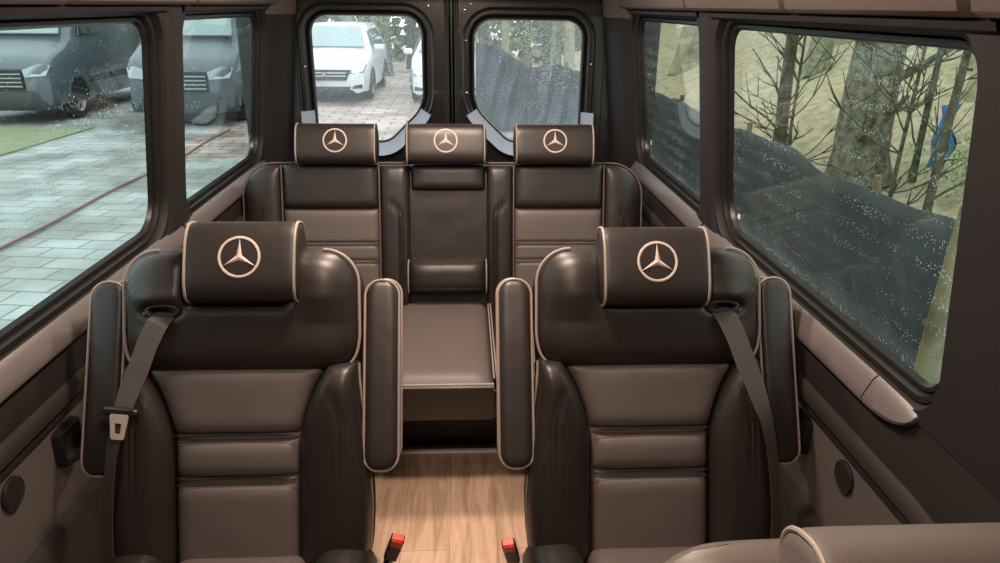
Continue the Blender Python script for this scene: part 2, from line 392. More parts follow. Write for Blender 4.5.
def rear_door(sgn, n):
    X = lambda x: sgn * x
    root = empty('door_%d' % n, (0, 0, 0)); struct(root)
    def outl():
        i0, o0, t0 = (.138, .630, 1.529) if sgn < 0 else (.106, .598, 1.516)
        p = [(i0, 1.135), (i0 + .165, .975), (o0, .975), (o0, t0), (i0, t0)]
        return rpoly(p, [.16, .09, .07, .075, .08], 10)
    gp = outl(); a0, a1, b0, b1 = .004, .70, .02, 1.70
    rim = offset(gp, .03); ou = to_rect(rim, a0, a1, b0, b1)
    f = MB(); lev = [[(lerp(o[0], r[0], t), lerp(o[1], r[1], t)) for o, r in zip(ou, rim)] for t in (0, .5, 1)]
    pts = [[(X(x), YR + .07, z) for x, z in lev[0]]] + [[(X(x), YR + .03, z) for x, z in L] for L in lev]
    pts.append([(X(x), YR + .045, z) for x, z in offset(gp, .022)]); pts.append([(X(x), YR + .062, z) for x, z in offset(gp, .016)])
    f.grid(pts, closed_v=True); f.build('door_panel', M['steel_black'], root, auto=30)
    # pressed inner frame running round the window
    f = MB(); g2 = offset(gp, .052)
    f.tube([(X(x), YR + .028, z) for x, z in g2], .008, 6, closed=True); f.build('pressed_rib', M['steel_black'], root)
    f = MB()
    edge = interp([(0, .012), (2, .012)])
    for xx in (.018, .028):
        f.tube([(X(xx), YR + .026, z) for z in (.05, .6, 1.2, 1.66)], .0045, 6)
        f.build('centre_seal', M['rubber'], root); f = MB()
    f.box(min(X(0), X(.012)), max(X(0), X(.012)), YR + .03, YR + .08, .02, 1.70); f.build('closing_edge', M['steel_black'], root, smooth=False)
    # lower lining hugging the lower half of the window, its grey tinted with skylight
    idx = [i for i, p in enumerate(gp) if p[1] < 1.135]
    # walk in outline order
    k0 = next(i for i in range(len(gp)) if gp[i][1] < 1.135 and gp[i - 1][1] >= 1.135)
    seq = []
    i = k0
    while gp[i % len(gp)][1] < 1.135: seq.append(i % len(gp)); i += 1
    A = offset(gp, .010); B = offset(gp, .022); D = offset(gp, .062); E = offset(gp, .070)
    f = MB(); f.grid([[(X(A[i][0]), YR + .05, A[i][1]) for i in seq], [(X(B[i][0]), YR + .040, B[i][1]) for i in seq], [(X(max(D[i][0], .024)), YR - .010, D[i][1]) for i in seq], [(X(max(E[i][0], .022)), YR + .028, E[i][1]) for i in seq]])
    for e in (0, -1):
        i = seq[e]; o = len(f.v); f.v += [(X(A[i][0]), YR + .05, A[i][1]), (X(B[i][0]), YR + .040, B[i][1]), (X(D[i][0]), YR - .010, D[i][1]), (X(E[i][0]), YR + .028, E[i][1])]; f.f.append((o, o + 1, o + 2, o + 3))
    f.build('window_surround', M['lining'], root)
    f = MB(); f.box(min(X(.03), X(.69)), max(X(.03), X(.69)), YR + .012, YR + .028, .06, .88); f.build('lower_lining', M['plastic_dark'], root, smooth=False, bevel=.006)
    for (x, z) in (((.085, 1.44), (.03, 1.50), (.082, 1.20), (.10, 1.575), (.34, 1.585), (.665, 1.31), (.05, 1.60)) if sgn < 0 else ((.03, 1.47), (.065, 1.43), (.068, 1.20), (.06, 1.56), (.36, 1.57), (.645, 1.33), (.09, 1.585), (.55, 1.56))):
        s = MB(); s.grid([[(X(x) + r * cos(a), YR + y, z + r * sin(a)) for a in [2 * pi * i / 10 for i in range(10)]] for r, y in ((.0055, .029), (.0052, .025), (.003, .0235), (.0001, .0235))], closed_v=True)
        s.build('screw', M['screw'], root)
    w = empty('window_%d' % (4 + n), (0, 0, 0)); struct(w)
    f = MB(); f.grid([[(X(x), YR + .062, z) for x, z in offset(gp, .018)], [(X(x), YR + .048, z) for x, z in offset(gp, .010)], [(X(x), YR + .048, z) for x, z in offset(gp, .003)], [(X(x), YR + .066, z) for x, z in gp]], closed_v=True)
    f.build('rubber_seal', M['rubber'], w)
    g = MB()
    for dy in (0, .005):
        o = len(g.v); P = offset(gp, .012); g.v += [(X(x), YR + .066 + dy, z) for x, z in P]; g.f.append(tuple(range(o, o + len(P))))
    nn = len(P); g.f += [(i, (i + 1) % nn, nn + (i + 1) % nn, nn + i) for i in range(nn)]
    g.build('pane', M['glass_rear'], w, smooth=False)
rear_door(-1, 1); rear_door(1, 2)

# --- ceiling lamps along the aisle
LP = [(0, .55), (0, 1.45), (0, 2.35)]
for i, (x, y) in enumerate(LP):
    r = empty('ceiling_light', (x, y, 1.945))
    s = MB(); ang = [2 * pi * k / 32 for k in range(32)]
    s.grid([[(ro * cos(a), ro * sin(a), z) for a in ang] for ro, z in ((.085, .012), (.085, -.006), (.075, -.010), (.066, -.004))], closed_v=True); s.build('trim_ring', M['chrome'], r)
    s = MB(); s.grid([[(ro * cos(a), ro * sin(a), z) for a in ang] for ro, z in ((.066, -.005), (.04, -.008), (.0002, -.009))], closed_v=True); s.build('diffuser', M['lamp'], r)
    tag(r, ['round warm ceiling lamp above the front captain seat', 'round warm ceiling lamp between the two captain seats', 'round warm ceiling lamp in front of the rear bench'][i], 'ceiling light', 'round lamps along the ceiling')
    ld = bpy.data.lights.new('lamp', 'AREA'); ld.shape = 'DISK'; ld.size = .2; ld.energy = (13, 23, 23)[i]; ld.color = (1, .785, .63)
    lo = bpy.data.objects.new('lamp_light', ld); C.objects.link(lo); lo.parent = r; lo.location = (0, 0, -.02)

# ================================================================== SEATS
def frame_map(th, z0, y0=0):
    c, s = cos(radians(th)), sin(radians(th))
    return lambda u, v, w: (u, y0 + v * s - w * c, z0 + v * c + w * s)
def prm(n, e=1.0):
    # parameter samples 0..1, denser near both ends
    return [(1 - cos(pi * i / n)) / 2 * e + (i / n) * (1 - e) for i in range(n + 1)]
def pillow(S, Lf, Rf, v0, v1, w0, T, nu=26, nv=40, pu=4, pv=6, extra=None, corner=0, cb=None, flat_back=True):
    """puffed cushion, bounded left/right by Lf(v), Rf(v); corner = rounding radius (top), cb (bottom)"""
    mb = MB(); cb = corner if cb is None else cb
    front = []; back = []
    for b_ in prm(nv, .8):
        v = lerp(v0, v1, b_); l, r = Lf(v), Rf(v); ins = 0
        if corner and v > v1 - corner: d = v - (v1 - corner); ins = corner - math.sqrt(max(0, corner ** 2 - d ** 2))
        if cb and v < v0 + cb: d = (v0 + cb) - v; ins = cb - math.sqrt(max(0, cb ** 2 - d ** 2))
        l += ins; r -= ins
        if r < l: l = r = (l + r) / 2
        fr, bk = [], []
        hv = (1 - abs(2 * b_ - 1) ** pv) ** (1 / 2.2) if 0 < b_ < 1 else 0
        for a in prm(nu, .8):
            u = lerp(l, r, a); hu = (1 - abs(2 * a - 1) ** pu) ** (1 / 2.2) if 0 < a < 1 else 0
            h = T * hu * hv
            if extra: h += extra(u, v) * (hu * hv) ** .5
            fr.append(S(u, v, w0 + h)); bk.append(S(u, v, w0))
        front.append(fr); back.append(bk)
    mb.grid(front); mb.grid(back)
    return mb
def groove(x, c, w, d):  # gaussian groove
    return -d * exp(-((x - c) / w) ** 2)
def outline_pts(Lf, Rf, v0, v1, corner, cb, n=36):
    L, R = [], []
    for b_ in prm(n, .9):
        v = lerp(v0, v1, b_); ins = 0
        if corner and v > v1 - corner: d = v - (v1 - corner); ins = corner - math.sqrt(max(0, corner ** 2 - d ** 2))
        if cb and v < v0 + cb: d = (v0 + cb) - v; ins = cb - math.sqrt(max(0, cb ** 2 - d ** 2))
        L.append((Lf(v) + ins, v)); R.append((Rf(v) - ins, v))
    return R + L[::-1]      # CCW

def emblem(parent, surf, cu, cs, R, name='embroidered_emblem'):
    """embroidered three-pointed star inside a ring, lying on surf(u, s, lift)"""
    m = MB()
    ring = []
    n = 48; t = R * .07
    rows = []
    for rr, lf in ((R - t, 0.0), (R - t * .8, .0016), (R, .0022), (R + t * .8, .0016), (R + t, 0.0)):
        rows.append([surf(cu + rr * cos(2 * pi * k / n), cs + rr * sin(2 * pi * k / n), lf) for k in range(n)])
    m.grid(rows, closed_v=True)
    for k in range(3):
        a = pi / 2 + k * 2 * pi / 3
        tip = (cu + R * .96 * cos(a), cs + R * .96 * sin(a)); ctr = (cu, cs)
        for s_ in (-1, 1):
            b_ = a + s_ * pi / 3; side_p = (cu + R * .17 * cos(b_), cs + R * .17 * sin(b_))
            # two facets per arm with a raised spine
            gridp = []
            for i in range(7):
                q = i / 6
                c1 = (lerp(ctr[0], tip[0], q), lerp(ctr[1], tip[1], q)); e1 = (lerp(side_p[0], tip[0], q), lerp(side_p[1], tip[1], q))
                gridp.append([surf(*c1, .0028 if i < 6 else .0012), surf(lerp(c1[0], e1[0], .5), lerp(c1[1], e1[1], .5), .0016), surf(*e1, -.0002)])
            m.grid(gridp)
    return m.build(name, M['thread'], parent, auto=25)

def headrest(root, S, hw, vc, wc, H, D, mats, emb_R, emb_dv=0.0, n_side=24, name='headrest'):
    """wrapped head pillow: D-shaped section extruded across, flat piped ends"""
    # section in (v, w): CCW
    sec = []
    for k in range(40):
        a = 2 * pi * k / 40; ca, sa = cos(a), sin(a)
        e = 2 / 3.2
        vv = (abs(sa) ** e) * (1 if sa > 0 else -1) * H / 2; ww = (abs(ca) ** e) * (1 if ca > 0 else -1) * D / 2
        # taper so that the lower front is a bit fuller
        ww += .010 * (-vv / (H / 2)) * (1 if ww > 0 else 0) - .004
        sec.append((vv, ww))
    m = MB(); us = [-hw, -hw + .004, -hw + .012] + [lerp(-hw + .03, hw - .03, i / 8) for i in range(9)] + [hw - .012, hw - .004, hw]
    def sc_(u): d = hw - abs(u); return 1 - .045 * exp(-d / .006)
    rows = [[S(u, vc + v * sc_(u), wc + w * sc_(u)) for v, w in sec] for u in us]
    m.grid(rows, closed_v=True)
    hr = m.build(name, mats[0], root)
    for s_ in (-1, 1):
        e = MB(); rows = []
        for k, (f_, du) in enumerate(((.97, -.001), (.93, .003), (.8, .006), (.5, .009), (.01, .010))):
            rows.append([S(s_ * (hw + du), vc + v * f_, wc + w * f_) for v, w in sec])
        e.grid(rows, closed_v=True); e.build('end_panel', mats[0], hr)
        e = MB(); e.tube([S(s_ * hw, vc + v * .985, wc + w * .985) for v, w in sec], .0032, 8, closed=True); e.build('piping', M['piping'], hr)
    if emb_R:
        # emblem follows the front of the section
        fr = sorted([(v, w) for v, w in sec if w > 0]); fw = interp(fr)
        surf = lambda u, s, lift: S(u, vc + s, wc + fw(s) + lift)
        emblem(hr, surf, 0, emb_dv, emb_R)
    return hr

def captain_seat(loc, side_, label, group, grey=False):
    """side_ = -1: belt on the -x side (wall side), +1: belt on the +x side"""
    root = empty('captain_seat', loc); tag(root, label, 'seat', group)
    dark = M['leather_grey'] if grey else M['leather']; cen = M['leather_grey'] if grey else M['leather_centre']
    S0 = frame_map(20, .46)
    S = S0
    k = side_; po = -.012 if side_ < 0 else 0
    cf = smooth_interp([(-.1, .130), (.24, .131), (.28, .137), (.32, .150), (.36, .166), (.40, .190), (.45, .20)], .02)
    of = smooth_interp([(-.1, .250), (0, .272), (.1, .276), (.2, .268), (.3, .256), (.4, .246), (.5, .254), (.65, .254)], .03)
    # shell behind the cushions
    sh = pillow(S, lambda v: -of(v) - .002, lambda v: of(v) + .002, -.06, .668, -.075, .035, 20, 30, 8, 14, corner=.10, cb=.03)
    sh2 = pillow(lambda u, v, w: S(u, v, -.075 - w), lambda v: -of(v) - .002, lambda v: of(v) + .002, -.06, .668, 0, .07, 20, 30, 5, 8, corner=.10, cb=.03)
    sh.add(sh2.v, sh2.f); sh.build('back_shell', dark, root)
    for s_ in (-1, 1):
        p = MB(); p.tube([S(s_ * (of(v) + .001), v, -.026) for v in [lerp(-.04, .41, i / 20) for i in range(21)]], .0032, 8)
        p.build('side_piping', M['piping'], root)
    # centre panel
    ex = lambda u, v: groove(v, .262, .0035, .007) + groove(v, .248, .0035, .006) + groove(v, .168, .0035, .007) + groove(v, .154, .0035, .006) + .010 * (1 - exp(-((v - .255) / .02) ** 2)) * (1 - exp(-((v - .161) / .02) ** 2)) - .010 + .006 * cos(u * 9)
    c = pillow(S, lambda v: -cf(v) + po, lambda v: cf(v) + po, -.05, .405, -.02, .030, 30, 130, 10, 30, extra=ex)
    c.build('backrest_panel', cen, root)
    for v in (.262, .248, .168, .154):
        st = MB(); st.tube([S(lerp(-cf(v) + .004, cf(v) - .004, i / 12) + po, v, .0085 - .004 * abs(i / 6 - 1) ** 8) for i in range(13)], .0013, 5)
        st.build('seam', M['stitch'], root)
    # side bolsters
    for s_ in (-1, 1):
        Lf, Rf = (lambda v: -of(v), lambda v: -cf(v) - .001 + po) if s_ < 0 else (lambda v: cf(v) + .001 + po, lambda v: of(v))
        arc = lambda v: .214 - .06 * max(0, (v - .26) / .14) ** 2
        ex = lambda u, v, s_=s_: (groove(abs(u), arc(v), .0035, .0035) + groove(abs(u), arc(v) + .011, .0035, .003)) * (1 if .10 < v < .375 else 0) * min(1, max(0, (.375 - v) / .03)) * min(1, (v - .10) / .1 if v > .1 else 0) + .016 * (abs(u) - .13) / .14
        bo = pillow(S, Lf, Rf, -.05, .415, -.03, .062, 44, 50, 3.2, 12, extra=ex, cb=.02)
        bo.build('side_bolster', dark, root)
    # shoulder pad with a notch for the headrest and a belt mouth
    def sx(u, v):
        h = 0
        a = max(0, 1 - max(0, (abs(u) - .088) / .035)) if abs(u) < .123 else 0
        b_ = min(1, max(0, (v - .525) / .035))
        h -= .030 * a * b_
        h += .014 * exp(-((abs(u) - .18) / .06) ** 2) * min(1, max(0, (v - .50) / .06))
        du, dv = (k * u - .158) / .036, (v - .530) / .014
        h -= .038 * exp(-(du * du + dv * dv) ** 1.6)
        h += .006 * exp(-(((k * u) - .165) / .07) ** 2 - ((v - .56) / .02) ** 2)
        # pleats near the outer corner above the belt mouth
        h += .0016 * sin((v * 1.2 + k * u) * 260) * exp(-((k * u - .225) / .02) ** 2 - ((v - .565) / .04) ** 2)
        return h
    sL = smooth_interp([(.39, -.232), (.46, -.250), (.66, -.248)], .02); sR = lambda v: -sL(v)
    pad = pillow(S, sL, sR, .392, .660, -.035, .066, 90, 60, 6, 5, extra=sx, corner=.075, cb=.045)
    pad.build('shoulder_pad', dark, root)
    p = MB(); ol = outline_pts(sL, sR, .392, .660, .075, .045)
    ol = [q for q in ol if not (abs(q[0]) < .124 and q[1] > .6)]
    # start the run at the notch
    i0 = max(range(len(ol)), key=lambda i: hypot(ol[i][0] - ol[i - 1][0], ol[i][1] - ol[i - 1][1]) if ol[i][1] > .6 else 0)
    ol = ol[i0:] + ol[:i0]
    ol = [q for q in ol if q[1] > .42 or abs(q[0]) > .215]
    runs = [[q for q in ol if q[0] < 0], [q for q in ol if q[0] > 0]]
    for r_ in runs:
        r_.sort(key=lambda q: atan2(q[1] - .52, abs(q[0]) - .16))
        p = MB(); p.tube([S(a + (.003 if a > 0 else -.003), b_ + (.001 if b_ > .6 else 0), -.012) for a, b_ in r_], .0034, 8)
        p.build('shoulder_piping', M['piping'], root)
    # headrest
    hmats = (dark,)
    headrest(root, lambda u, v, w: S(u - side_ * .017 * (side_ < 0), v, w), .112, .634 if side_ < 0 else .620, .012, .174, .115, hmats, .041, .010)
    for s_ in (-1, 1):
        q = MB(); q.tube([S(s_ * .06, .50, -.03), S(s_ * .06, .58, -.02)], .006, 10); q.build('headrest_post', M['chrome'], root)
    # armrests folded up beside the back
    for s_ in (-1, 1):
        def A(u, v, w):    # armrests lean a little further back than the seat back
            return S(u, v, w - .14 * (v - .19))
        c0 = s_ * .299; hw = .037
        lf, rf = (lambda v: c0 - hw), (lambda v: c0 + hw)
        m = pillow(A, lf, rf, .178, .592, .0, .020, 26, 50, 5, 30, corner=.036, cb=.034)
        m2 = pillow(lambda u, v, w: A(u, v, -w), lf, rf, .178, .592, .0, .085, 22, 50, 8, 26, corner=.036, cb=.034)
        m.add(m2.v, m2.f); ar = m.build('armrest', dark, root)
        q = MB(); q.tube([A(u, v, .009) for u, v in outline_pts(lambda v: lf(v) - .001, lambda v: rf(v) + .001, .177, .593, .036, .034)], .0030, 8, closed=True)
        q.build('front_piping', M['piping'], ar)
        q = MB(); q.tube([A(u, v, -.070) for u, v in outline_pts(lambda v: lf(v) - .000, lambda v: rf(v) + .000, .177, .593, .036, .034)], .0028, 8, closed=True)
        q.build('rear_piping', M['piping'], ar)
        q = MB(); q.tube([A(s_ * .25, .235, -.03), A(s_ * .285, .235, -.03)], .018, 14); q.build('hinge', M['plastic_black'], ar)
    # seat cushion
    SC = lambda u, v, w: (u, -v + .02, .405 + w)    # v runs forward
    cm = pillow(SC, lambda v: -.15, lambda v: .15, 0, .52, -.02, .085, 24, 40, 10, 12); cm.build('seat_panel', cen, root)
    for s_ in (-1, 1):
        cm = pillow(SC, (lambda v: -.285) if s_ < 0 else (lambda v: .148), (lambda v: -.148) if s_ < 0 else (lambda v: .285), -.03, .52, -.02, .112, 16, 40, 3, 7, corner=.05, cb=.03)
        cb_ = cm.build('seat_bolster', dark, root)
    q = MB(); q.tube([SC(x, v, .0) for x, v in outline_pts(lambda v: -.287, lambda v: .287, -.03, .52, .05, .03)], .0034, 8, closed=True); q.build('seat_piping', M['piping'], root)
    q = MB(); q.box(-.27, .27, -.48, .03, .30, .39); q.build('seat_pan', M['plastic_black'], root, bevel=.02)
    q = MB(); q.box(-.20, .20, -.42, -.02, .02, .30); q.box(-.23, -.19, -.46, .02, 0, .05); q.box(.19, .23, -.46, .02, 0, .05); q.build('pedestal', M['plastic_black'], root, smooth=False, bevel=.01)
    # belt: webbing, tongue
    path = [(.150, .530, -.010), (.152, .522, .022), (.160, .505, .042), (.178, .465, .046), (.200, .405, .046), (.215, .365, .052), (.226, .325, .058), (.238, .29, .060), (.254, .23, .050), (.268, .15, .036), (.276, .05, .025), (.28, -.06, .015)]
    wd = [.020, .022, .023, .023, .023, .022, .019, .017, .015, .014, .014, .014]
    q = MB(); rows = []
    P3 = [Vector(S(k * a, v, w)) for a, v, w in path]
    for i, (a, v, w) in enumerate(path):
        a1 = path[max(0, i - 1)]; a2 = path[min(len(path) - 1, i + 1)]
        tu, tv = a2[0] - a1[0], a2[1] - a1[1]; L_ = hypot(tu, tv) or 1; nu_, nv_ = -tv / L_, tu / L_
        if i < 2: nu_, nv_ = 1, .15
        h = wd[i]; tw = .55 if i > 6 else .15
        row = []
        for e, off in ((-1, 0), (1, 0), (1, .0025), (-1, .0025)):
            row.append(S(k * (a + nu_ * h * e), v + nv_ * h * e, w + off - tw * h * e))
        rows.append(row)
    q.grid(rows, closed_v=True); be = q.build('seatbelt', M['webbing'], root)
    # belt mouth
    q = MB(); q.tube([S(k * (.156 + .034 * cos(t)), .531 + .012 * sin(t), .024 - .004 * cos(t)) for t in [2 * pi * i / 28 for i in range(28)]], .005, 8, closed=True); q.build('belt_mouth', dark, root)
    # tongue
    T0 = lambda a, b_, c_: S(k * (.224 + a * cos(.10) - b_ * sin(.10)), .327 + a * sin(.10) + b_ * cos(.10), .064 + c_)
    q = MB(); ring = rpoly([(-.036, -.008), (.036, -.008), (.036, .008), (-.036, .008)], .0075, 5)
    q.grid([[T0(0, 0, 0)] * len(ring), [T0(a, c_, 0) for a, c_ in ring], [T0(a, c_, .010) for a, c_ in ring], [T0(a * .9, c_ * .6, .014) for a, c_ in ring], [T0(0, 0, .014)] * len(ring)], closed_v=True)
    if side_ < 0: q.build('tongue_grip', M['plastic_black'], be)
    q = MB(); o_ = rpoly([(-.006, -.056), (.020, -.056), (.026, -.004), (-.012, -.004)], .004, 4); i_ = rpoly([(.002, -.045), (.0135, -.045), (.0145, -.022), (.0005, -.022)], .003, 4)
    i_ = [min(i_, key=lambda q_: abs(atan2(q_[1] + .034, q_[0] - .0075) - atan2(p_[1] + .034, p_[0] - .0075))) for p_ in o_]
    q.grid([[T0(a - .008, b_, .012) for a, b_ in i_], [T0(a - .008, b_, .012) for a, b_ in o_], [T0(a - .008, b_, .015) for a, b_ in o_], [T0(a - .008, b_, .015) for a, b_ in i_]], closed_v=True, closed_u=True)
    if side_ < 0: q.build('tongue_plate', M['tongue'], be)
    # buckle on its stalk at the aisle side
    bx = -k
    top = Vector((bx * .345, -.085, .565)) if side_ < 0 else Vector((bx * .326, -.095, .555)); bot = Vector((bx * .295, -.03, .40))
    d = (top - bot).normalized(); xa = Vector((0, 1, 0)).cross(d).normalized(); ya = d.cross(xa)
    Mx = Matrix((xa, ya, d)).transposed().to_4x4(); Mx.translation = top
    q = MB(); q.tube([bot, bot + (top - bot) * .5, top - d * .06], .010, 8); q.build('buckle_stalk', M['plastic_black'], root)
    q = MB(); q.box(-.014, .014, -.010, .010, -.075, 0, Mx); bk = q.build('buckle', M['plastic_black'], root, bevel=.003)
    q = MB(); q.box(-.0115, .0115, -.0075, .0075, -.004, .0035, Mx); q.box(-.0115, .0115, -.0112, -.0085, -.020, .0015, Mx); q.build('release_button', M['red'], bk, bevel=.0015)
    return root

captain_seat((-.431, 1.28, 0), -1, 'dark leather captain seat by the left wall, emblem on its headrest', 'captain seats')
captain_seat((.464, 1.28, 0), 1, 'dark leather captain seat by the right wall in front of the bench', 'captain seats')
captain_seat((.478, .290, 0), 1, 'grey leather seat at the lower right, only its top showing', 'captain seats', grey=True)

# ---------------------------------------------------------------- bench
def bench():
    root = empty('rear_bench', (-.03, 2.72, 0)); tag(root, 'dark leather three-seat rear bench with a folded centre console, below the rear doors', 'bench seat')
    S = frame_map(14, .46); dark = M['leather']; cen = M['leather_centre']
    # shell
    def hwf(v): return .80
    sh = pillow(S, lambda v: -.785, lambda v: .797, -.08, .545, -.06, .05, 30, 24, 20, 12, corner=.13, cb=.02)
    s2 = pillow(lambda u, v, w: S(u, v, -.06 - w), lambda v: -.785, lambda v: .797, -.08, .545, 0, .06, 30, 24, 20, 8, corner=.13, cb=.02)
    sh.add(s2.v, s2.f); sh.build('back_shell', dark, root)
    p = MB(); ol = [q for q in outline_pts(lambda v: -.789, lambda v: .802, -.08, .550, .13, .02, 60)]
    p.tube([S(a, b_, -.010) for a, b_ in ol], .0036, 8, closed=True); p.build('outline_piping', M['leather_plain'], root)
    # outer wings
    for s_ in (-1, 1):
        def exw(u, v, s_=s_):
            a = .70 + .0; e = abs(u)
            arc = .735 - .05 * max(0, (v - .28) / .10) ** 2 if v < .38 else 9
            return (groove(e, arc, .005, .009) if v < .36 else 0) - .03 * max(0, (e - .70) / .10) ** 2
        Lf, Rf = (lambda v: -.788, lambda v: -.634) if s_ < 0 else (lambda v: .644, lambda v: .800)
        # only the outer top corner is rounded
        def cut(v, R=.13, top=.545):
            return 0 if v < top - R else R - math.sqrt(max(0, R * R - (v - top + R) ** 2))
        L2 = (lambda v: Lf(v) + cut(v)) if s_ < 0 else Lf
        R2 = Rf if s_ < 0 else (lambda v: Rf(v) - cut(v))
        pillow(S, L2, R2, -.06, .543, -.02, .050, 34, 40, 4, 12, extra=exw).build('side_wing', dark, root)
    # two seat backs: dark headline panel over a ribbed centre
    for (l, r) in ((-.632, -.252), (.280, .642)):
        ex = lambda u, v: 0
        pillow(S, lambda v: l, lambda v: r, .371, .545, -.02, .046, 26, 24, 12, 9).build('upper_panel', dark, root)
        ex = lambda u, v: groove(v, .237, .004, .007) + groove(v, .223, .004, .006) + groove(v, .166, .004, .007) + groove(v, .152, .004, .006)
        pillow(S, lambda v: l, lambda v: r, -.06, .369, -.02, .038, 24, 120, 14, 24, extra=ex).build('backrest_panel', cen, root)
        for v in (.237, .223, .166, .152):
            st = MB(); st.tube([S(lerp(l + .006, r - .006, i / 10), v, .0130) for i in range(11)], .0016, 5); st.build('seam', M['stitch'], root)
        for e in (l, r):
            st = MB(); st.tube([S(e, v, .016) for v in (.54, .2, -.04)], .003, 6); st.build('piping', M['leather_plain'], root)
    # inner strips with curved stitching
    for (l, r, s_) in ((-.250, -.132, -1), (.172, .278, 1)):
        mid = (l + r) / 2
        def exs(u, v, s_=s_, l=l, r=r):
            e = (r - u) if s_ < 0 else (u - l)
            a1 = .028 + .07 * max(0, (v - .33) / .09) ** 2
            return (groove(e, a1, .004, .008) + groove(e, a1 + .014, .004, .007)) if v < .40 else 0
        pillow(S, lambda v: l, lambda v: r, -.06, .543, -.02, .052, 40, 50, 4, 16, extra=exs).build('inner_strip', dark, root)
    # centre: top pad, recessed back, folded console pad
    pillow(S, lambda v: -.130, lambda v: .170, .440, .545, -.03, .056, 26, 18, 10, 5).build('centre_top_pad', dark, root)
    pillow(S, lambda v: -.130, lambda v: .168, .10, .455, -.055, .025, 20, 20, 14, 14).build('centre_recess_panel', cen, root)
    ex = lambda u, v: groove(v, .058, .003, .006)
    cp = pillow(S, lambda v: -.142, lambda v: .172, .028, .172, -.03, .115, 26, 24, 9, 4, extra=ex)
    cp = cp.build('centre_console_pad', dark, root)
    for u0 in (-.139, .169):
        q = MB(); q.tube([S(u0, v, w) for v, w in ((.035, .02), (.04, .06), (.06, .073), (.12, .073), (.155, .062), (.166, .02))], .003, 8)
        q.build('piping', M['piping'], cp)
    for a, b_ in ((-.09, -.05), (-.005, .03), (.07, .11)):
        q = MB(); q.box(a, b_, -.002, .002, -.004, .004, Matrix.Translation(S(0, .176, -.02)))
        q.build('pull_tab', M['plastic_black'], cp, bevel=.001)
    # headrests
    for c_, lab in ((-.411, 0), (.013, 0), (.438, 0)):
        S2 = lambda u, v, w, c_=c_: S(u + c_, v, w)
        headrest(root, S2, .1500, .622, .02, .158, .115, (dark,), .0435, .010)
    # cushions
    SC = lambda u, v, w: (u, -v + .03, .40 + w)
    for (l, r, mt, nm, hh) in ((-.785, -.19, dark, 'seat_cushion', .088), (-.185, .178, cen, 'centre_cushion', .08), (.183, .797, dark, 'seat_cushion', .088)):
        cu = pillow(SC, lambda v: l, lambda v: r, 0, .70, -.02, hh, 24, 30, 10, 14, cb=0, corner=.02)
        cu = cu.build(nm, mt, root)
        if nm == 'seat_cushion':
            a, b_ = l + .10, r - .10
            pillow(lambda u, v, w: SC(u, v, .055 + w), lambda v: a, lambda v: b_, .08, .62, 0, .02, 16, 16, 10, 10, corner=.03).build('seat_panel', cen, cu)
        # front border
        q = MB(); q.grid([[(u, y, z) for u in (l + .004, (l + r) / 2, r - .004)] for y, z in ((-.655, .44), (-.673, .43), (-.676, .36), (-.668, .31), (-.60, .305))]); q.build('front_border', dark, cu)
        q = MB(); q.tube([(lerp(l + .004, r - .004, i / 8), -.674, .443) for i in range(9)], .0036, 8); q.build('piping', M['piping'], cu)
        for e in (l + .002, r - .002):
            q = MB(); q.tube([SC(e, v, .052) for v in (.05, .3, .6, .68)], .003, 8); q.build('piping', M['piping'], cu)
    q = MB(); q.box(-.78, .78, -.60, .05, .27, .38); q.build('seat_pan', M['plastic_black'], root, bevel=.01)
    q = MB(); q.box(-.76, .76, -.345, .0, .0, .28); q.box(-.77, .77, -.375, -.34, .13, .155); q.build('base_box', M['plastic_black'], root, bevel=.006)
    q = MB(); q.box(-.76, .76, -.405, -.385, .0, .010); q.build('floor_strip', M['alu'], root, bevel=.003)
    return root
bench()

